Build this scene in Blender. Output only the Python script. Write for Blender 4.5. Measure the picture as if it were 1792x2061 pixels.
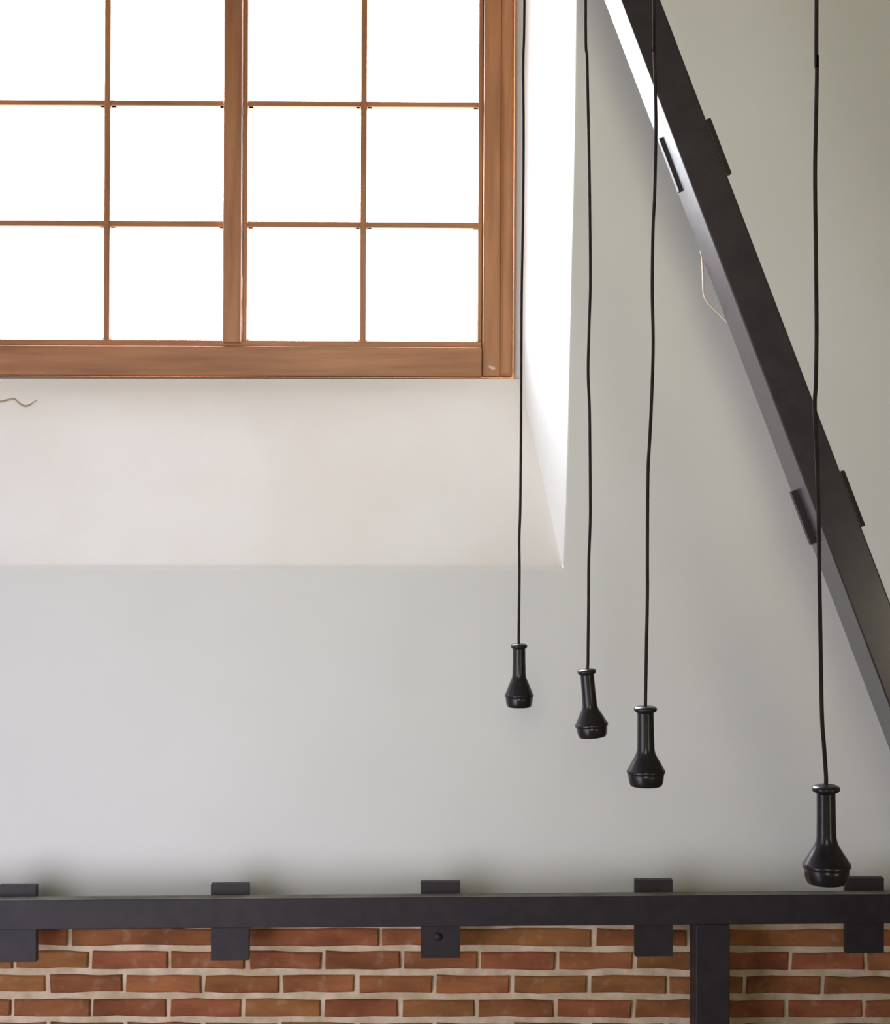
import bpy, bmesh, math, random
from mathutils import Vector, Matrix
random.seed(7)
sc = bpy.context.scene
for o in list(bpy.data.objects):
    bpy.data.objects.remove(o)

# ------------------------------------------------------------------ camera
F = 3125.0            # focal length in pixels of the 1792 x 2061 frame
D = 5.0               # camera to plaster wall, metres
H = 3.3               # eye height
ROLL = 0.0050
cr, sr = math.cos(ROLL), math.sin(ROLL)
cd = bpy.data.cameras.new('camera')
cam = bpy.data.objects.new('camera', cd)
sc.collection.objects.link(cam)
cd.sensor_fit = 'HORIZONTAL'
cd.sensor_width = 36.0
cd.lens = F * 36.0 / 1792.0
cd.clip_start = 0.05
cam.matrix_world = Matrix(((cr, -sr, 0, 0), (0, 0, -1, -D), (sr, cr, 0, H), (0, 0, 0, 1)))
sc.camera = cam


def P(px, py, y=0.0):
    """point of the vertical plane Y = y seen at pixel (px, py)"""
    d = (y + D) / F
    u, v = (px - 896.0) * d, (1030.5 - py) * d
    return Vector((cr * u - sr * v, y, H + sr * u + cr * v))


# ------------------------------------------------------------------ world, lights, exposure
SKY = 43.0
w = bpy.data.worlds.new('overcast_sky')
sc.world = w
w.use_nodes = True
nt = w.node_tree
bg = nt.nodes['Background']
geo = nt.nodes.new('ShaderNodeTexCoord')
sep = nt.nodes.new('ShaderNodeSeparateXYZ')
ramp = nt.nodes.new('ShaderNodeValToRGB')
mr = nt.nodes.new('ShaderNodeMapRange')
mr.inputs['From Min'].default_value = -0.06
mr.inputs['From Max'].default_value = 0.02
nt.links.new(geo.outputs['Generated'], sep.inputs[0])
nt.links.new(sep.outputs['Z'], mr.inputs['Value'])
nt.links.new(mr.outputs[0], ramp.inputs[0])
ramp.color_ramp.elements[0].color = (0.16, 0.15, 0.13, 1)     # ground far below
ramp.color_ramp.elements[1].color = (0.95, 1.0, 1.11, 1)      # overcast sky
nt.links.new(ramp.outputs[0], bg.inputs['Color'])
bg.inputs['Strength'].default_value = SKY


def area(name, loc, target, sx, sy, power, col, spread=180):
    l = bpy.data.lights.new(name, 'AREA')
    l.shape = 'RECTANGLE'
    l.size, l.size_y = sx, sy
    l.energy = power
    l.color = col
    l.spread = math.radians(spread)
    o = bpy.data.objects.new(name, l)
    o.location = loc
    o.rotation_euler = (Vector(target) - Vector(loc)).to_track_quat('-Z', 'Y').to_euler()
    sc.collection.objects.link(o)
    return o


# area lamps stand in for unseen daylight at left, right and behind; walls stay solid
area('daylight_left', (-2.9, -3.3, 2.0), (-1.3, 0.0, 2.1), 3.2, 3.0, 58, (0.96, 0.945, 1.07), 105)
area('daylight_far_right', (2.78, -4.9, 2.7), (0.0, -1.0, 2.7), 0.7, 0.8, 19, (1.0, 0.92, 0.68))
area('daylight_behind', (-0.1, -8.88, 4.6), (0.7, 0.0, 4.5), 2.4, 1.5, 20, (1.0, 0.955, 0.66), 44)
pl = bpy.data.lights.new('window_portal', 'AREA')
pl.shape = 'RECTANGLE'
pl.size, pl.size_y = 2.1, 2.5
pl.cycles.is_portal = True
po = bpy.data.objects.new('window_portal', pl)
po.location = (-0.75, 0.50, H + 1.6)
po.rotation_euler = (math.radians(-90), 0, 0)
sc.collection.objects.link(po)

sc.view_settings.view_transform = 'Standard'
sc.view_settings.look = 'None'
sc.view_settings.exposure = 0.0
sc.view_settings.gamma = 1.0
sc.view_settings.use_curve_mapping = False
sc.cycles.max_bounces = 10
sc.cycles.diffuse_bounces = 6
sc.cycles.glossy_bounces = 4
sc.cycles.transparent_max_bounces = 8
sc.cycles.sample_clamp_indirect = 6.0
sc.cycles.use_denoising = True


# ------------------------------------------------------------------ materials
def mat(name, col, rough=0.6, spec=0.5):
    m = bpy.data.materials.new(name)
    m.use_nodes = True
    b = m.node_tree.nodes['Principled BSDF']
    b.inputs['Base Color'].default_value = (*col, 1)
    b.inputs['Roughness'].default_value = rough
    b.inputs['Specular IOR Level'].default_value = spec
    return m, m.node_tree, b


def noise_col(nt, b, c1, c2, scale, detail=5, stretch=None, lo=0.35, hi=0.65, coord='Object'):
    tc = nt.nodes.new('ShaderNodeTexCoord')
    mp = nt.nodes.new('ShaderNodeMapping')
    if stretch:
        mp.inputs['Scale'].default_value = stretch
    nz = nt.nodes.new('ShaderNodeTexNoise')
    nz.inputs['Scale'].default_value = scale
    nz.inputs['Detail'].default_value = detail
    rp = nt.nodes.new('ShaderNodeValToRGB')
    rp.color_ramp.elements[0].position = lo
    rp.color_ramp.elements[1].position = hi
    rp.color_ramp.elements[0].color = (*c1, 1)
    rp.color_ramp.elements[1].color = (*c2, 1)
    nt.links.new(tc.outputs[coord], mp.inputs[0])
    nt.links.new(mp.outputs[0], nz.inputs['Vector'])
    nt.links.new(nz.outputs['Fac'], rp.inputs[0])
    nt.links.new(rp.outputs[0], b.inputs['Base Color'])
    return nz, mp, rp


def bump(nt, b, scale, strength, dist=0.002, detail=6):
    tc = nt.nodes.new('ShaderNodeTexCoord')
    nz = nt.nodes.new('ShaderNodeTexNoise')
    nz.inputs['Scale'].default_value = scale
    nz.inputs['Detail'].default_value = detail
    bp = nt.nodes.new('ShaderNodeBump')
    bp.inputs['Strength'].default_value = strength
    bp.inputs['Distance'].default_value = dist
    nt.links.new(tc.outputs['Object'], nz.inputs['Vector'])
    nt.links.new(nz.outputs['Fac'], bp.inputs['Height'])
    nt.links.new(bp.outputs[0], b.inputs['Normal'])


M = {}
m, t_, b = mat('plaster', (0.80, 0.80, 0.79), 0.85, 0.25)
noise_col(t_, b, (0.775, 0.778, 0.762), (0.805, 0.808, 0.795), 1.7, 6)
bump(t_, b, 45, 0.18, 0.002)
M['plaster'] = m
m, t_, b = mat('lit_sill_plaster', (0.80, 0.77, 0.735), 0.85, 0.25)  # plaster tinted lighter and warmer, for the light on the upward-facing sill
noise_col(t_, b, (0.805, 0.775, 0.735), (0.845, 0.825, 0.80), 2.6, 6)
bump(t_, b, 40, 0.2, 0.002)
M['sill'] = m
m, t_, b = mat('crack_edge', (0.42, 0.33, 0.22), 0.9, 0.2)
noise_col(t_, b, (0.36, 0.27, 0.17), (0.50, 0.41, 0.29), 60)
M['crack'] = m


def wood(name, stretch):
    m, t_, b = mat(name, (0.35, 0.15, 0.07), 0.42, 0.45)
    noise_col(t_, b, (0.29, 0.112, 0.043), (0.43, 0.185, 0.076), 9, 7, stretch)
    bump(t_, b, 60, 0.1, 0.001)
    return m


M['wood_v'] = wood('varnished_pine_upright', (3, 3, 0.25))
M['wood_h'] = wood('varnished_pine_level', (0.25, 3, 3))

m, t_, b = mat('black_paint', (0.034, 0.027, 0.034), 0.30, 0.55)
noise_col(t_, b, (0.030, 0.024, 0.031), (0.040, 0.031, 0.036), 14, 5)
nz = t_.nodes.new('ShaderNodeTexNoise'); nz.inputs['Scale'].default_value = 30
mr_ = t_.nodes.new('ShaderNodeMapRange')
mr_.inputs['To Min'].default_value = 0.20; mr_.inputs['To Max'].default_value = 0.28
tc_ = t_.nodes.new('ShaderNodeTexCoord')
t_.links.new(tc_.outputs['Object'], nz.inputs['Vector'])
t_.links.new(nz.outputs['Fac'], mr_.inputs['Value'])
t_.links.new(mr_.outputs[0], b.inputs['Roughness'])
M['black'] = m
m, t_, b = mat('black_cleat_paint', (0.034, 0.027, 0.034), 0.55, 0.35)
noise_col(t_, b, (0.022, 0.0165, 0.022), (0.031, 0.023, 0.026), 18, 5)
M['cleat'] = m
m, t_, b = mat('black_bakelite', (0.02, 0.017, 0.02), 0.26, 0.42)
noise_col(t_, b, (0.016, 0.014, 0.017), (0.026, 0.021, 0.023), 40, 4)
bump(t_, b, 90, 0.15, 0.001)
M['lamp'] = m
m, t_, b = mat('cord_sheath', (0.030, 0.022, 0.022), 0.85, 0.15)
noise_col(t_, b, (0.024, 0.018, 0.019), (0.040, 0.028, 0.027), 30, 3)
M['cord'] = m
m, t_, b = mat('pale_wire', (0.62, 0.52, 0.42), 0.5, 0.4)
noise_col(t_, b, (0.85, 0.82, 0.77), (0.62, 0.44, 0.27), 9, 2)
M['wire'] = m
m, t_, b = mat('mortar', (0.48, 0.39, 0.29), 0.95, 0.15)
noise_col(t_, b, (0.53, 0.40, 0.27), (0.74, 0.60, 0.45), 16, 7)
bump(t_, b, 120, 0.8, 0.003)
M['mortar'] = m

# one brick material; colour changes from brick to brick with the object's random number
m, t_, b = mat('brick', (0.3, 0.12, 0.05), 0.9, 0.15)
nz, mp, rp = noise_col(t_, b, (0.185, 0.070, 0.030), (0.41, 0.163, 0.066), 9, 9, (0.55, 1, 1.5), 0.28, 0.74)
oi = t_.nodes.new('ShaderNodeObjectInfo')
hs = t_.nodes.new('ShaderNodeHueSaturation')
r1 = t_.nodes.new('ShaderNodeMapRange')
r1.inputs['To Min'].default_value = 0.82; r1.inputs['To Max'].default_value = 1.16
r2 = t_.nodes.new('ShaderNodeMapRange')
r2.inputs['To Min'].default_value = 0.488; r2.inputs['To Max'].default_value = 0.510
ml = t_.nodes.new('ShaderNodeMath'); ml.operation = 'MULTIPLY'; ml.inputs[1].default_value = 7.31
fr = t_.nodes.new('ShaderNodeMath'); fr.operation = 'FRACT'
t_.links.new(oi.outputs['Random'], r1.inputs['Value'])
t_.links.new(oi.outputs['Random'], ml.inputs[0]); t_.links.new(ml.outputs[0], fr.inputs[0])
t_.links.new(fr.outputs[0], r2.inputs['Value'])
t_.links.new(r1.outputs[0], hs.inputs['Value']); t_.links.new(r2.outputs[0], hs.inputs['Hue'])
t_.links.new(rp.outputs[0], hs.inputs['Color'])
sm = t_.nodes.new('ShaderNodeTexNoise'); sm.inputs['Scale'].default_value = 22; sm.inputs['Detail'].default_value = 8
smr = t_.nodes.new('ShaderNodeMapRange'); smr.inputs['From Min'].default_value = 0.56; smr.inputs['From Max'].default_value = 0.78
smr.inputs['To Max'].default_value = 0.35
tcb = t_.nodes.new('ShaderNodeTexCoord'); mxb = t_.nodes.new('ShaderNodeMixRGB'); mxb.inputs[2].default_value = (0.50, 0.36, 0.25, 1)
t_.links.new(tcb.outputs['Object'], sm.inputs['Vector']); t_.links.new(sm.outputs['Fac'], smr.inputs['Value'])
t_.links.new(smr.outputs[0], mxb.inputs[0]); t_.links.new(hs.outputs[0], mxb.inputs[1]); t_.links.new(mxb.outputs[0], b.inputs['Base Color'])
bump(t_, b, 70, 0.6, 0.003)
M['brick'] = m

m = bpy.data.materials.new('window_glass')
m.use_nodes = True
t_ = m.node_tree
t_.nodes.clear()
out = t_.nodes.new('ShaderNodeOutputMaterial')
mx = t_.nodes.new('ShaderNodeMixShader')
tr = t_.nodes.new('ShaderNodeBsdfTransparent'); tr.inputs[0].default_value = (0.97, 0.98, 0.98, 1)
gl = t_.nodes.new('ShaderNodeBsdfGlossy'); gl.inputs['Roughness'].default_value = 0.03
fz = t_.nodes.new('ShaderNodeLayerWeight'); fz.inputs['Blend'].default_value = 0.5
pw = t_.nodes.new('ShaderNodeMath'); pw.operation = 'POWER'; pw.inputs[1].default_value = 4.0
ma = t_.nodes.new('ShaderNodeMath'); ma.operation = 'MULTIPLY_ADD'; ma.inputs[1].default_value = 0.45; ma.inputs[2].default_value = 0.03
t_.links.new(fz.outputs['Facing'], pw.inputs[0]); t_.links.new(pw.outputs[0], ma.inputs[0]); t_.links.new(ma.outputs[0], mx.inputs[0]); t_.links.new(tr.outputs[0], mx.inputs[1])
t_.links.new(gl.outputs[0], mx.inputs[2]); t_.links.new(mx.outputs[0], out.inputs[0])
M['glass'] = m
m, t_, b = mat('room_paint', (0.45, 0.44, 0.42), 0.9, 0.2)
noise_col(t_, b, (0.42, 0.41, 0.39), (0.48, 0.47, 0.45), 1.2)
M['room'] = m
m, t_, b = mat('low_bounce_brown', (0.26, 0.21, 0.15), 0.9, 0.2)  # brown chosen to cut bounce light on the right
noise_col(t_, b, (0.22, 0.175, 0.12), (0.30, 0.245, 0.18), 1.2)
M['room_brown'] = m
m, t_, b = mat('floor_boards', (0.26, 0.19, 0.13), 0.6, 0.3)
noise_col(t_, b, (0.11, 0.085, 0.06), (0.20, 0.16, 0.12), 3, 6, (6, 0.4, 1))
M['floor'] = m


# ------------------------------------------------------------------ helpers
def link(name, bm, material, parent=None, smooth=False):
    me = bpy.data.meshes.new(name)
    bmesh.ops.recalc_face_normals(bm, faces=bm.faces)
    bm.to_mesh(me)
    bm.free()
    me.materials.append(material)
    if smooth:
        for p in me.polygons:
            p.use_smooth = True
    o = bpy.data.objects.new(name, me)
    sc.collection.objects.link(o)
    if parent:
        o.parent = parent
    return o


def empty(name, loc=(0, 0, 0)):
    o = bpy.data.objects.new(name, None)
    o.empty_display_size = 0.1
    o.location = loc
    sc.collection.objects.link(o)
    return o


def tag(o, label, cat, group=None, kind=None):
    o['label'] = label
    o['category'] = cat
    if group:
        o['group'] = group
    if kind:
        o['kind'] = kind
    return o


def hexa(bm, p, bevel=0.0):
    """p: 8 points, 0-3 one end ring, 4-7 other end ring"""
    vs = [bm.verts.new(q) for q in p]
    fs = [bm.faces.new([vs[i] for i in f]) for f in
          ((3, 2, 1, 0), (4, 5, 6, 7), (0, 1, 5, 4), (1, 2, 6, 5), (2, 3, 7, 6), (3, 0, 4, 7))]
    if bevel:
        es = set(e for f in fs for e in f.edges)
        bmesh.ops.bevel(bm, geom=list(es), offset=bevel, segments=2, affect='EDGES', profile=0.5)
    return vs


def box(bm, x0, x1, y0, y1, z0, z1, bevel=0.0):
    hexa(bm, [(x0, y0, z0), (x1, y0, z0), (x1, y0, z1), (x0, y0, z1),
              (x0, y1, z0), (x1, y1, z0), (x1, y1, z1), (x0, y1, z1)], bevel)


def quad_prism(bm, pts, y0, y1, bevel=0.0):
    """4 points in x,z extruded in Y"""
    hexa(bm, [(p[0], y0, p[1]) for p in pts] + [(p[0], y1, p[1]) for p in pts], bevel)


def pix_prism(bm, pix, yp, y0, y1, bevel=0.0):
    pts = [P(a, c, yp) for a, c in pix]
    quad_prism(bm, [(p.x, p.z) for p in pts], y0, y1, bevel)


def tube(bm, path, r, seg=10):
    rings = []
    n = len(path)
    for i, p in enumerate(path):
        a = path[max(i - 1, 0)]; c = path[min(i + 1, n - 1)]
        d = (Vector(c) - Vector(a)).normalized()
        u = d.cross(Vector((0, 1, 0)) if abs(d.y) < 0.9 else Vector((1, 0, 0))).normalized()
        v = d.cross(u)
        rings.append([bm.verts.new(Vector(p) + r * (math.cos(k * math.tau / seg) * u + math.sin(k * math.tau / seg) * v)) for k in range(seg)])
    for i in range(n - 1):
        for k in range(seg):
            bm.faces.new((rings[i][k], rings[i][(k + 1) % seg], rings[i + 1][(k + 1) % seg], rings[i + 1][k]))
    bm.faces.new(rings[0]); bm.faces.new(list(reversed(rings[-1])))


def smooth_path(pts, per=6):
    res = []
    n = len(pts)
    for i in range(n - 1):
        p0 = pts[max(i - 1, 0)]; p1 = pts[i]; p2 = pts[i + 1]; p3 = pts[min(i + 2, n - 1)]
        for k in range(per):
            t = k / per
            res.append(0.5 * ((2 * p1) + (p2 - p0) * t + (2 * p0 - 5 * p1 + 4 * p2 - p3) * t * t + (3 * p1 - p0 - 3 * p2 + p3) * t ** 3))
    res.append(pts[-1])
    return res


def lathe(bm, prof, seg=40):
    rings = []
    for r, z in prof:
        if r < 1e-6:
            rings.append([bm.verts.new((0, 0, z))])
        else:
            rings.append([bm.verts.new((r * math.cos(k * math.tau / seg), r * math.sin(k * math.tau / seg), z)) for k in range(seg)])
    for a, c in zip(rings, rings[1:]):
        for k in range(seg):
            k2 = (k + 1) % seg
            if len(a) == 1:
                bm.faces.new((a[0], c[k], c[k2]))
            elif len(c) == 1:
                bm.faces.new((a[k], a[k2], c[0]))
            else:
                bm.faces.new((a[k], a[k2], c[k2], c[k]))


def sharp(o, deg=35):
    """smooth shading that keeps edges above an angle"""
    me = o.data
    for p in me.polygons:
        p.use_smooth = True
    bm = bmesh.new(); bm.from_mesh(me)
    for e in bm.edges:
        if len(e.link_faces) == 2 and e.calc_face_angle(0) > math.radians(deg):
            e.smooth = False
    bm.to_mesh(me); bm.free()


# ------------------------------------------------------------------ room shell
XL, XR, YB, CZ = -3.4, 2.8, -8.9, 6.9
bm = bmesh.new(); box(bm, XL - 0.3, XR + 0.3, YB - 0.3, 0.5, -0.2, 0.0)
tag(link('floor', bm, M['floor']), 'brown boarded floor far below the pendant lamps', 'floor', kind='structure')
bm = bmesh.new(); box(bm, XL - 0.3, XR + 0.3, YB - 0.3, 0.5, CZ, CZ + 0.2)
tag(link('ceiling', bm, M['room']), 'pale ceiling above the window and lamp cords', 'ceiling', kind='structure')
bm = bmesh.new(); box(bm, XL - 0.3, XL, YB - 0.3, 0.5, 0.0, CZ)
tag(link('wall_left', bm, M['room']), 'pale side wall on the window side of the room', 'wall', kind='structure')
bm = bmesh.new(); box(bm, XR, XR + 0.3, YB - 0.3, 0.5, 0.0, CZ)  # unseen wall brought close to shade the lower right corner
tag(link('wall_right', bm, M['room_brown']), 'unseen brown side wall, set near and dark to shade the right corner', 'wall', kind='structure')
bm = bmesh.new(); box(bm, XL, XR, YB - 0.3, YB, 0.0, CZ)
tag(link('wall_back', bm, M['room']), 'pale wall facing the brick and plaster wall', 'wall', kind='structure')

# front wall: plaster with a deep splayed opening
YW = 0.35                                    # depth of the window's front face behind the plaster
edge_px = [(1133, 1141), (1136.5, 1080), (1140, 1000), (1143.5, 870), (1146, 750), (1149, 620), (1151.5, 500), (1155, 380), (1158, 220), (1160, 60)]
right_pts = [P(a, c, 0) for a, c in edge_px]
ztop = H + 3.05
right_pts.append(Vector((right_pts[-1].x + 0.012, 0, ztop)))
bl = P(-300, 1141, 0)
left_pts = [Vector((bl.x - 0.04, 0, ztop)), Vector((bl.x, 0, bl.z))]
# window-side corners (the reveal stops short of the timber frame: a narrow plaster return)
wr_px = [(1047, 763), (1049, 740), (1049, 690), (1049, 560), (1050, 440), (1051, 330), (1051, 240), (1052, 160), (1053, 70), (1054, -10)]
wr = [P(a, c, YW - 0.015) for a, c in wr_px]
wr.append(Vector((wr[-1].x + 0.01, YW - 0.015, H + 2.75)))
wbl = P(-160, 763, YW - 0.015)
wl = [Vector((wbl.x - 0.02, YW - 0.015, H + 2.75)), wbl.copy()]
bottom_n = 14
outer = right_pts + left_pts
inner = wr + wl
ZB = P(896, 1838, 0).z                        # lower edge of the plaster, behind the girder


def lerp(a, c, t):
    return a + (c - a) * t


bm = bmesh.new()
n = len(outer)
RAD_S, RAD_B = 0.006, 0.011                    # soft plaster arrises: sides, sill edge


def off(i):
    p = outer[i].copy()
    p.x += RAD_S if i < len(right_pts) else -RAD_S
    if i in (0, n - 1):
        p.z -= RAD_B
    if i in (len(right_pts) - 1, len(right_pts)):
        p.z += RAD_S
    return p


OFF = [off(i) for i in range(n)]
ring0 = [bm.verts.new(p) for p in OFF]
cx = sum(p.x for p in outer) / n; cz = sum(p.z for p in outer) / n
tl = bm.verts.new((XL, 0, CZ)); trr = bm.verts.new((XR, 0, CZ))
br = bm.verts.new((XR, 0, ZB)); blv = bm.verts.new((XL, 0, ZB))
rb = [bm.verts.new((XR, 0, p.z)) for p in OFF[:len(right_pts)]]
for i in range(len(right_pts) - 1):
    bm.faces.new((ring0[i], rb[i], rb[i + 1], ring0[i + 1]))
k = len(right_pts)
lt = bm.verts.new((XL, 0, OFF[-2].z)); lb = bm.verts.new((XL, 0, OFF[-1].z))
bm.faces.new((ring0[k], ring0[k + 1], lb, lt))
bm.faces.new((ring0[0], ring0[k + 1], lb, blv, br, rb[0]))
bm.faces.new((ring0[k - 1], rb[k - 1], trr, tl, lt, ring0[k]))
# bottom return of the plaster coat
b1 = bm.verts.new((XL, 0.05, ZB)); b2 = bm.verts.new((XR, 0.05, ZB))
bm.faces.new((blv, br, b2, b1))
wall = link('wall_front', bm, M['plaster'])
tag(wall, 'white plaster wall with deep splayed window opening above brickwork', 'wall', kind='structure')


def strip(name, A, B, material, O, rad, steps=10):
    """surface between wall-edge polyline A and window-edge polyline B with softened arrises"""
    bm = bmesh.new()
    rows = []
    for t in [i / 6 for i in range(6)]:          # rounded arris from the wall face into the opening
        row = []
        for a, c, o in zip(A, B, O):
            e = lerp(a, c, min(0.4, rad / (c - a).length))
            row.append(bm.verts.new(o * (1 - t) ** 2 + a * 2 * t * (1 - t) + e * t * t))
        rows.append(row)
    for i in range(steps + 1):
        row = []
        for a, c in zip(A, B):
            t0 = min(0.4, rad / (c - a).length)
            row.append(bm.verts.new(lerp(a, c, t0 + (1 - t0) * i / steps)))
        rows.append(row)
    for r, q in zip(rows, rows[1:]):
        for i in range(len(A) - 1):
            bm.faces.new((r[i], r[i + 1], q[i + 1], q[i]))
    return link(name, bm, material, wall, True)


strip('window_reveal', right_pts, wr, M['plaster'], OFF[:len(right_pts)], RAD_S)
strip('window_reveal', left_pts, wl, M['plaster'], OFF[len(right_pts):], RAD_S)
strip('window_head', [right_pts[-1], left_pts[0]], [wr[-1], wl[0]], M['plaster'], [OFF[len(right_pts) - 1], OFF[len(right_pts)]], RAD_S)
ns = 24
A = [lerp(outer[0], outer[-1], i / ns) for i in range(ns + 1)]
B = [lerp(inner[0], inner[-1], i / ns) for i in range(ns + 1)]
OS = [lerp(OFF[0], OFF[-1], i / ns) for i in range(ns + 1)]
sill = strip('sloped_sill', A, B, M['sill'], OS, RAD_B)
# plaster return between the reveal and the timber frame, and the short strip under the bottom rail
bm = bmesh.new()
n2 = len(inner)
mid = []
wfl, wfr = P(-170, 757, YW).x, P(1034, 757, YW).x
wfb = P(400, 757, YW).z
for i, p in enumerate(inner):
    x = wfr if i < len(wr) else wfl
    z = wfb if i in (0, n2 - 1) else (H + 2.72 if i in (len(wr) - 1, len(wr)) else p.z)
    if 0 < i < len(wr) - 1:
        z = max(p.z, wfb + 0.001 * i)
    mid.append(Vector((x, YW + 0.03, z)))
r1_ = [bm.verts.new(p) for p in inner]; r2_ = [bm.verts.new(p) for p in mid]
for i in range(n2):
    j = (i + 1) % n2
    bm.faces.new((r1_[i], r1_[j], r2_[j], r2_[i]))
link('plaster_return', bm, M['plaster'], wall, False)


# cracked paint flake on the sill, at the left
def sill_pt(px, py, lift=0.0):
    nrm = (A[-1] - A[0]).cross(B[0] - A[0]).normalized()
    if nrm.y > 0:
        nrm = -nrm
    p = P(px, py, 0.0); o = Vector((0, -D, H)); d = p - o
    t = (A[0] - o).dot(nrm) / d.dot(nrm)
    return o + d * t + nrm * lift


bm = bmesh.new()
crack = [(-40, 806), (-18, 800), (0, 808), (10, 806), (18, 804), (26, 802), (32, 804), (38, 810), (44, 815), (52, 817), (60, 815), (66, 810), (74, 806)]
prev = None
for i, (a, c) in enumerate(crack):
    wdt = 2.3 * min(1, (len(crack) - 1 - i) / 3 + 0.25)
    vs = [bm.verts.new(sill_pt(a, c - wdt * 0.8, 0.0003)), bm.verts.new(sill_pt(a, c, 0.0028)), bm.verts.new(sill_pt(a, c + wdt, 0.0003))]
    if prev:
        bm.faces.new((prev[0], vs[0], vs[1], prev[1])); bm.faces.new((prev[1], vs[1], vs[2], prev[2]))
    prev = vs
link('paint_crack', bm, M['crack'], wall)

# brickwork below the plaster
YM, YF = 0.014, 0.003                           # mortar face, brick face
bm = bmesh.new(); box(bm, XL, XR, YM, 0.30, 0.0, ZB + 0.012)
link('mortar_bed', bm, M['mortar'], wall)

rows = [
    (1871.5, 1903.5, [-170, -20, 140, 452, 766, 884, 1196, 1316, 1388, 1437, 1742, 1830, 1990, 2150]),
    (1918, 1950.5, [-285, -130, 27, 182, 340, 497, 651, 810, 964, 1122, 1278, 1436, 1592, 1744, 1900, 2056, 2210]),
    (1966, 1998.5, [-216, -60, 95, 250, 408, 564, 718, 875, 1031, 1187, 1344, 1500, 1656, 1812, 1968, 2124]),
    (2014, 2047, [-290, -132, 24, 183, 338, 490, 648, 805, 960, 1118, 1276, 1430, 1585, 1740, 1896, 2050, 2210]),
]
for k in range(8):
    y0 = 2062 + 48 * k
    sh = [95, 27][k % 2]
    rows.append((y0, y0 + 33, [sh + 156 * i for i in range(-3, 14)]))


def brick(x0, x1, z0, z1):
    bm = bmesh.new()
    m_ = max(2, round((x1 - x0) / 0.075))
    front = []
    j = lambda s: random.uniform(-s, s)
    for i in range(m_ + 1):
        front.append((x0 + (x1 - x0) * i / m_ + (j(0.002) if 0 < i < m_ else j(0.0025)), z0 + j(0.003)))
    for i in range(m_ + 1):
        front.append((x1 - (x1 - x0) * i / m_ + (j(0.002) if 0 < i < m_ else j(0.0025)), z1 + j(0.003)))
    dy = random.uniform(-0.0025, 0.002)
    mx_, mz_ = (x0 + x1) / 2, (z0 + z1) / 2
    hw, hh = (x1 - x0) / 2, (z1 - z0) / 2
    inset = 0.004
    fv = [bm.verts.new((mx_ + (x - mx_) * (1 - inset / hw), YF + dy + j(0.0008), mz_ + (z - mz_) * (1 - inset / hh))) for x, z in front]
    ev = [bm.verts.new((x, YF + dy + 0.004, z)) for x, z in front]
    bv = [bm.verts.new((x, YM + 0.01, z)) for x, z in front]
    L = len(front)
    bm.faces.new(fv)
    for i in range(L):
        q = (i + 1) % L
        bm.faces.new((fv[i], fv[q], ev[q], ev[i]))
        bm.faces.new((ev[i], ev[q], bv[q], bv[i]))
    return link('brick', bm, M['brick'], wall)


for (ya, yb, js) in rows:
    # courses fall very slightly towards the left of the wall
    for a, c in zip(js, js[1:]):
        xm = (a + c) / 2
        dyp = 0.002 * (xm - 896)                    # course almost level in the wall itself
        g = random.uniform(3.6, 5.4)
        pa = P(a + g, yb + dyp, YF); pb = P(c - g, ya + dyp, YF)
        if pa.x > XR or pb.x < XL:
            continue
        brick(pa.x, pb.x, pa.z, pb.z)

# ------------------------------------------------------------------ window
win = empty('window_1', (0, 0, 0))
tag(win, 'tall brown timber window of square panes, blown out white by the sky', 'window', kind='structure')


def wx(px):
    return P(px, 450, YW).x


def wz(py):
    return P(500, py, YW).z


ROWP = 244.0
row_lines = [(685 - 443 + 443), ]                   # (bottom glass line handled below)
hm = [(443, 455), (199.5, 211), (-44.5, -32.5), (-288.5, -276.5)]     # horizontal muntins, top/bottom pixel
col_l = [(-86, -20), ]                              # left outer jamb
TOPZ = wz(-532)


def bar(name, x0, x1, z0, z1, y0, y1, material, bev=0.004):
    bm = bmesh.new()
    box(bm, wx(x0), wx(x1), y0, y1, z0, z1, bev)
    return link(name, bm, material, win)


y0 = YW
# outer frame: jambs with a stepped inner edge, bottom rail, top rail
zb = wz(757)
right_jamb = bar('jamb', 1007, 1033, zb + 0.002, TOPZ + 0.1, y0 - 0.012, y0 + 0.11, M['wood_v'], 0.012)
bar('jamb', 973, 1009, zb + 0.002, TOPZ + 0.1, y0 - 0.004, y0 + 0.11, M['wood_v'], 0.005)
bar('jamb', -110, -50, zb, TOPZ + 0.1, y0 - 0.006, y0 + 0.11, M['wood_v'], 0.008)
bar('bottom_rail', -50, 971.5, zb, wz(697.5), y0 - 0.006, y0 + 0.10, M['wood_h'], 0.004)
bar('glazing_bead', -50, 971.5, wz(697.5), wz(684), y0 + 0.012, y0 + 0.09, M['wood_h'], 0.003)
bar('top_rail', -50, 971.5, TOPZ, TOPZ + 0.1, y0 - 0.006, y0 + 0.10, M['wood_h'], 0.004)
bar('jamb', 966, 1110, wz(800), TOPZ + 0.12, y0 + 0.032, y0 + 0.14, M['wood_v'], 0)  # unseen backing, added to stop sky leaking past the jamb
bar('bottom_rail', -190, 966, wz(800), wz(690), y0 + 0.032, y0 + 0.138, M['wood_h'], 0)  # unseen backing below the glass, added against the same leak
# sash stiles
bar('stile', 962.5, 971.5, wz(684), TOPZ, y0 + 0.012, y0 + 0.08, M['wood_v'], 0.003)
bar('stile', -50, -20, wz(684), TOPZ, y0 + 0.012, y0 + 0.08, M['wood_v'], 0.003)
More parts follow.
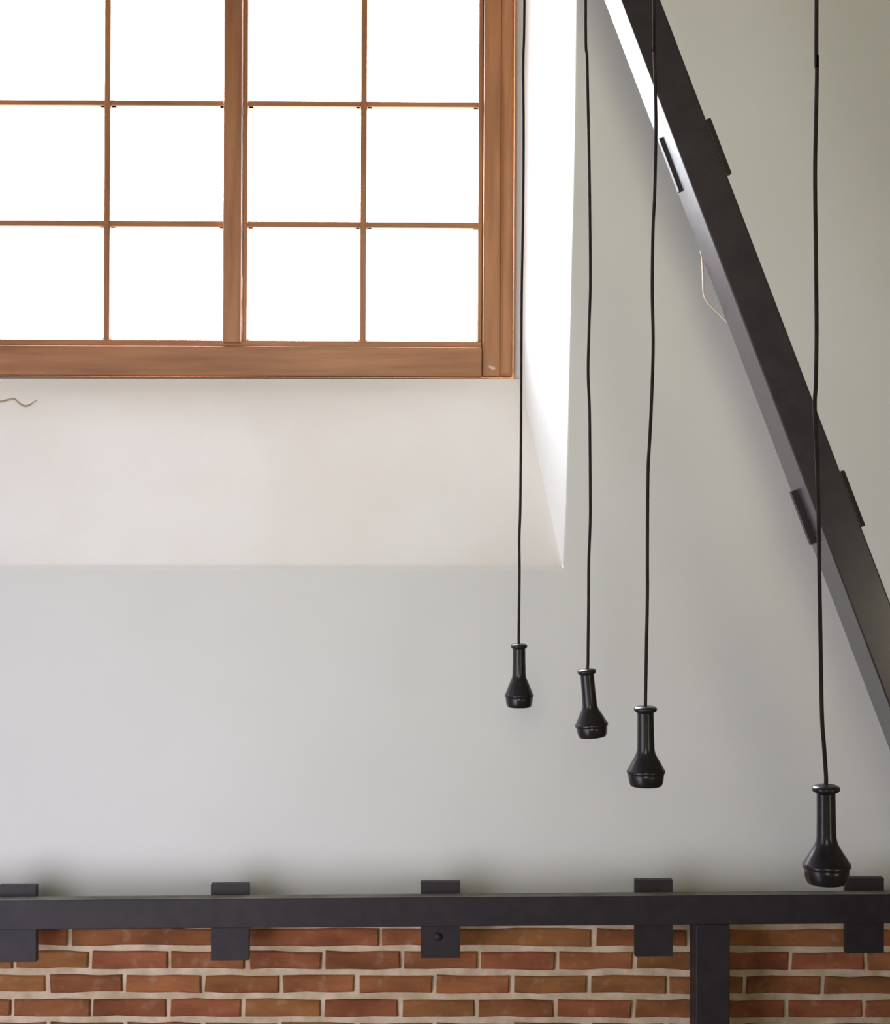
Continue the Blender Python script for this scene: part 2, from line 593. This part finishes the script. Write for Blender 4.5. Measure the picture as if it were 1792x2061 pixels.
# central meeting stiles: a broad one and a narrow one with a pale paint line in the joint
bar('meeting_stile', 449, 486.5, wz(690), TOPZ, y0 - 0.004, y0 + 0.08, M['wood_v'], 0.005)
bar('meeting_stile', 488, 497.5, wz(686), TOPZ, y0 + 0.010, y0 + 0.08, M['wood_v'], 0.003)
m, t_, b = mat('old_paint_line', (0.68, 0.60, 0.48), 0.7, 0.3)
noise_col(t_, b, (0.40, 0.22, 0.11), (0.78, 0.70, 0.58), 14, 3, (1, 1, 0.6))
M['paintline'] = m
bar('joint_paint', 486.5, 488.4, wz(684), wz(556), y0 + 0.002, y0 + 0.04, M['paintline'], 0)
# vertical glazing bars (slightly out of plumb as in the old sash)
for a, c in ((206.5, 219.5), (724.5, 737.5)):
    bar('muntin', a, c, wz(686), TOPZ, y0 + 0.016, y0 + 0.07, M['wood_v'], 0.004)
cols = [(-20, 206.5), (219.5, 449), (497.5, 724.5), (737.5, 962.5)]
edges_z = [(685, None)]
bands = [685] + [v for p in hm for v in p] + [-532]


def fillet(bm, xc, zc, sx, sz, r, ya, yb):
    """small concave putty corner in a pane"""
    arc = [(xc, zc)]
    for k in range(5):
        t = k / 4 * math.pi / 2
        arc.append((xc + sx * r * (1 - math.sin(t)), zc + sz * r * (1 - math.cos(t))))
    f0 = [bm.verts.new((x, ya, z)) for x, z in arc]
    f1 = [bm.verts.new((x, yb, z)) for x, z in arc]
    bm.faces.new(f0); bm.faces.new(list(reversed(f1)))
    for i in range(len(arc)):
        q = (i + 1) % len(arc)
        bm.faces.new((f0[i], f0[q], f1[q], f1[i]))


for (t, bt) in hm:
    for (a, c) in cols:
        bm = bmesh.new()
        box(bm, wx(a) - 0.002, wx(c) + 0.002, y0 + 0.018, y0 + 0.068, wz(bt), wz(t), 0.004)
        link('muntin', bm, M['wood_h'], win)
zr = [685] + [v for p in hm for v in p] + [-532]
for i in range(0, len(zr), 2):
    zlo, zhi = wz(zr[i]), wz(zr[i + 1])
    for (a, c) in cols:
        xa, xc_ = wx(a), wx(c)
        bm = bmesh.new()
        box(bm, xa - 0.003, xc_ + 0.003, y0 + 0.044, y0 + 0.048, zlo - 0.003, zhi + 0.003)
        pane = link('pane', bm, M['glass'], win)
        bm = bmesh.new()
        for (sx, xq) in ((1, xa), (-1, xc_)):
            for (sz, zq) in ((1, zlo), (-1, zhi)):
                fillet(bm, xq, zq, sx, sz, 0.016, y0 + 0.022, y0 + 0.043)
        link('glare_corner', bm, M['wood_h'], pane)  # pane corners rounded off to imitate glare
# small chip of bare wood low on the right jamb
bm = bmesh.new()
c0 = P(991, 739, YW - 0.006)
lathe(bm, [(0, 0.004), (0.008, 0.002), (0.013, 0.0)], 12)
chip = link('paint_chip', bm, M['paintline'], right_jamb, True)
chip.matrix_world = Matrix.Translation(c0) @ Matrix.Rotation(math.radians(20), 4, 'Y') @ Matrix.Rotation(math.radians(90), 4, 'X') @ Matrix.Diagonal((1.0, 0.55, 1, 1))

# ------------------------------------------------------------------ horizontal girder with cleats
GF, GB = -0.220, -0.178                          # girder front and back faces
CF, CB = -0.178, -0.150                          # cleats behind it
gird = empty('horizontal_girder', P(896, 1871, GF))
tag(gird, 'long black horizontal girder crossing in front of the top of the brickwork', 'girder', kind='thing')
bpy.context.view_layer.update()


def adopt(o, parent):
    o.parent = parent
    o.matrix_parent_inverse = parent.matrix_world.inverted()
    return o


bm = bmesh.new()
s = (1799.5 - 1812) / 1792.0
yt = lambda x: 1812.3 + s * x
yb_ = lambda x: 1871.2 + s * x
x0, x1 = -420, 2660
pix_prism(bm, [(x0, yb_(x0)), (x1, yb_(x1)), (x1, yt(x1)), (x0, yt(x0))], GF, GF, GB, 0.002)
adopt(link('bar', bm, M['cleat']), gird)
# pale strip along the girder top, painting in the reflected sheen of the wall
m, t_, b = mat('girder_top_sheen', (0.25, 0.245, 0.21), 0.95, 0.1)
noise_col(t_, b, (0.20, 0.195, 0.165), (0.31, 0.305, 0.27), 8, 6)
M['sheen_strip'] = m
bm = bmesh.new()
a_, c_ = P(x0, yt(x0), GF), P(x1, yt(x1), GF)
quad_prism(bm, [(a_.x, a_.z + 0.0002), (c_.x, c_.z + 0.0002), (c_.x, c_.z + 0.0014), (a_.x, a_.z + 0.0014)], GF + 0.003, GB - 0.001)
adopt(link('sheen_strip', bm, M['sheen_strip']), gird)['kind'] = 'stuff'
cleats = [(-433, -355, 1787, 1939), (-3, 72.5, 1782.5, 1936.5), (424.5, 501, 1780, 1933), (847, 926.5, 1775.5, 1928.5), (1278.5, 1354.5, 1771.5, 1925), (1703, 1780, 1767.5, 1918.5), (2130, 2208, 1763, 1915), (2555, 2633, 1759, 1911)]
for i, (a, c, t, bt) in enumerate(cleats):
    bm = bmesh.new()
    pix_prism(bm, [(a, bt + 0.3), (c, bt - 0.3), (c, t - 0.3), (a, t + 0.3)], CF, CF, CB, 0.0008)
    cl = adopt(link('cleat', bm, M['cleat']), gird)
    # stand-off block that carries the cleat on the wall
    bm = bmesh.new()
    mx_ = (a + c) / 2
    pix_prism(bm, [(mx_ - 14, 1880), (mx_ + 14, 1880), (mx_ + 14, 1840), (mx_ - 14, 1840)], CF, CB, -0.0022)
    adopt(link('wall_anchor', bm, M['cleat']), cl)
    if i != 3:
        continue
    bm = bmesh.new()
    lathe(bm, [(0.0, 0.007), (0.010, 0.006), (0.014, 0.002), (0.014, 0.0)], 12)
    bo = link('bolt', bm, M['cleat'], None, True)
    q = P(mx_ - 5, bt - 43, CF)
    bo.matrix_world = Matrix.Translation(q) @ Matrix.Rotation(math.radians(90), 4, 'X')
    bpy.context.view_layer.update()
    adopt(bo, cl)

# upright post under the girder
post = None
bm = bmesh.new()
pt = P(1435, 1865.5, GF)
pix_prism(bm, [(1402.5, 2700), (1470.5, 2700), (1469.5, yb_(1469) + 0.6), (1401, yb_(1401) + 0.6)], GF, GF, -0.10, 0.003)
for v in bm.verts:
    if v.co.z < 0.9:
        v.co.z = 0.0
post = link('upright_post', bm, M['cleat'])
tag(post, 'black upright post standing below the girder in front of the bricks', 'post', kind='thing')

# ------------------------------------------------------------------ diagonal brace with cleats
BF, BB = -0.930, -0.736
brace = empty('diagonal_brace', (P(2590, 3430, BF).x, BF, 0.0))
tag(brace, 'black diagonal brace slanting down to the right across the plaster wall', 'brace', kind='thing')
bpy.context.view_layer.update()
lx = lambda y: 1250.5 + 0.3805 * y
rx = lambda y: 1330.0 + 0.3815 * y
ytop, ybot = 1030.5 - (CZ - H) * F / (BF + D), 1030.5 + H * F / (BF + D)
bm = bmesh.new()
pix_prism(bm, [(lx(ybot), ybot), (rx(ybot), ybot), (rx(ytop), ytop), (lx(ytop), ytop)], BF, BF, BB, 0.004)
for v in bm.verts:                                 # ends cut level with floor and ceiling
    if v.co.z < 0.3:
        v.co.z = max(v.co.z, 0.0)
    if v.co.z > CZ - 0.3:
        v.co.z = min(v.co.z, CZ)
adopt(link('bar', bm, M['black']), brace)
axis = (P(lx(1000), 1000, BF) - P(lx(0), 0, BF)).normalized()       # down the brace
side = Vector((-axis.z, 0, axis.x))
if side.x < 0:
    side = -side                                                   # towards the upper right
CY0, CY1 = BF + 0.125, BF + 0.150
for (pr, pl_, ln) in (((1452, 292.5), (1347, 332), 0), ((1721.5, 1002), (1613, 1043), 0), ((1176, -417), (1085, -379), 0)):
    a = P(*pr, CY0); c = P(*pl_, CY0)
    # outer edge middles, length along the brace
    hl = 60.0 * (CY0 + D) / F
    h2 = 57.0 * (CY0 + D) / F
    ro = a; lo = c
    pts = [lo + axis * h2, ro + axis * hl, ro - axis * hl, lo - axis * h2]
    bm = bmesh.new()
    quad_prism(bm, [(p.x, p.z) for p in pts], CY0, CY1, 0.0008)
    cl = adopt(link('cleat', bm, M['cleat']), brace)

# thin pale wire hanging in a loop from the lit side of the brace
wp = [P(*q, BB + 0.004) for q in ((1411, 505), (1414, 522), (1415.5, 555), (1416.5, 585), (1419, 598), (1426, 609), (1437, 621), (1448, 632), (1457, 642), (1470, 652))]
bm = bmesh.new(); tube(bm, smooth_path(wp, 5), 0.0027, 8)
tag(link('hanging_wire', bm, M['wire'], None, True), 'thin pale wire looping out from the lit left side of the diagonal brace', 'wire')

# ------------------------------------------------------------------ pendant lamps
HL = 0.178


def lamp(label, dist, top_px, cord_px, height_px, width_px, tilt, flare, rimw, neckw):
    """top_px: pixel of the middle of the top rim; sizes in pixels at that distance"""
    y = dist - D
    k = dist / F
    h = height_px * k
    root = empty('pendant_lamp', P(*top_px, y))
    tag(root, label, 'lamp', 'black pendant lamps hanging on long cords', 'thing')
    rot = Matrix.Rotation(math.radians(tilt), 4, 'Y')
    root.rotation_euler = (0, math.radians(-tilt), 0)
    bpy.context.view_layer.update()
    R = width_px * k / 2
    rr = rimw * k / 2; rn = neckw * k / 2
    # rim collar
    th = 0.075 * h
    bm = bmesh.new()
    lathe(bm, [(0, 0.012 * h), (rr * 0.35, 0.011 * h), (rr * 0.62, 0.006 * h), (rr * 0.80, 0.0), (rr * 0.92, -th * 0.13), (rr * 0.985, -th * 0.27), (rr, -th * 0.42), (rr * 0.97, -th * 0.72), (rn * 1.08, -th * 1.02), (rn * 0.98, -th * 1.10), (0, -th * 1.1)])
    o = link('rim', bm, M['lamp'], root); sharp(o, 50)
    # neck and flare
    fl = -flare * h; sh = -0.785 * h
    prof = [(0, -th * 0.9), (rn * 0.98, -th * 0.9), (rn * 1.0, fl * 0.6), (rn * 1.05, fl * 0.93), (rn * 1.13, fl - 0.012 * h), (rn * 1.26, fl - 0.045 * h)]
    for t in (0.35, 0.6, 0.8, 0.92, 1.0):
        prof.append((rn * 1.26 + (R * 0.945 - rn * 1.26) * t ** 0.96, (fl - 0.045 * h) + (sh - fl + 0.045 * h) * t))
    prof.append((R * 0.90, sh - 0.03 * h)); prof.append((0, sh - 0.03 * h))
    bm = bmesh.new(); lathe(bm, prof)
    o = link('neck', bm, M['lamp'], root); sharp(o, 40)
    # projecting shoulder ring
    bm = bmesh.new()
    lathe(bm, [(R * 0.86, sh + 0.004 * h), (R * 0.955, sh + 0.002 * h), (R * 0.99, sh - 0.012 * h), (R, sh - 0.030 * h), (R * 0.985, sh - 0.044 * h), (R * 0.93, sh - 0.052 * h), (R * 0.86, sh - 0.052 * h), (R * 0.86, sh + 0.004 * h)])
    o = link('shoulder_ring', bm, M['lamp'], root); sharp(o, 50)
    # socket cup at the bottom
    bm = bmesh.new()
    lathe(bm, [(0, sh - 0.03 * h), (R * 0.90, sh - 0.045 * h), (R * 0.935, sh - 0.055 * h), (R * 0.915, sh - 0.10 * h), (R * 0.885, sh - 0.155 * h), (R * 0.83, sh - 0.190 * h), (R * 0.78, sh - 0.205 * h), (R * 0.70, sh - 0.207 * h), (R * 0.68, sh - 0.185 * h), (0, sh - 0.185 * h)])
    o = link('socket', bm, M['lamp'], root); sharp(o, 50)
    # cord up to the ceiling
    pts = [P(a, c, y) for a, c in cord_px]
    up = pts[0].copy()
    pts = [Vector((up.x - 0.004, up.y, CZ - 0.01)), Vector((up.x + 0.003, up.y, (CZ + up.z) / 2))] + pts
    pts.append(P(top_px[0], top_px[1] + 4, y))
    bm = bmesh.new(); tube(bm, smooth_path(pts, 6), 0.0037, 10)
    adopt(link('cord', bm, M['cord'], None, True), root)
    # ceiling rose
    bm = bmesh.new()
    lathe(bm, [(0, 0.0), (0.05, 0.0), (0.05, -0.01), (0.03, -0.03), (0.006, -0.035), (0, -0.035)], 24)
    o = link('ceiling_rose', bm, M['lamp'], None, True)
    o.location = (up.x - 0.004, up.y, CZ)
    bpy.context.view_layer.update()
    adopt(o, root)
    return root


lamp('smallest black pendant lamp, hanging highest, nearest the window reveal', 4.40, (1045, 1296), [(1056, -20), (1053.5, 110), (1053, 150), (1054, 260), (1053, 420), (1050.5, 570), (1049.5, 700), (1049, 860), (1047.5, 1020), (1045.5, 1085), (1046, 1150), (1045, 1230), (1044.5, 1285)], 128, 59, 0.5, 0.52, 34, 26)
lamp('tilted black pendant lamp, its bottom swung to the right', 3.92, (1181, 1347), [(1179, -20), (1182, 120), (1184, 220), (1187, 376), (1188.5, 563), (1186, 660), (1184, 750), (1187, 830), (1188.5, 1000), (1188, 1060), (1185.5, 1130), (1185, 1210), (1184, 1300), (1183.5, 1340)], 138, 67, 5.5, 0.55, 38, 28)
lamp('long-necked black pendant lamp hanging just left of the diagonal brace', 3.42, (1299.5, 1422), [(1317, -20), (1317.5, 100), (1320, 194), (1320.5, 272), (1318, 388), (1314.5, 466), (1313, 582), (1315, 690), (1312, 800), (1308, 885), (1304.5, 955), (1303.5, 1112), (1303.5, 1200), (1301.5, 1300), (1300, 1390)], 161, 78, 0.8, 0.565, 47, 33.5)
lamp('largest black pendant lamp, hanging lowest, its cord crossing the diagonal brace', 2.72, (1663, 1581), [(1644, -20), (1645, 116), (1643, 233), (1641, 349), (1642.5, 505), (1644, 660), (1642.5, 770), (1640.5, 820), (1645, 930), (1648, 1040), (1650, 1174), (1652.5, 1318), (1655, 1442), (1659, 1500), (1663, 1560)], 198, 97, 0.8, 0.56, 56, 38)
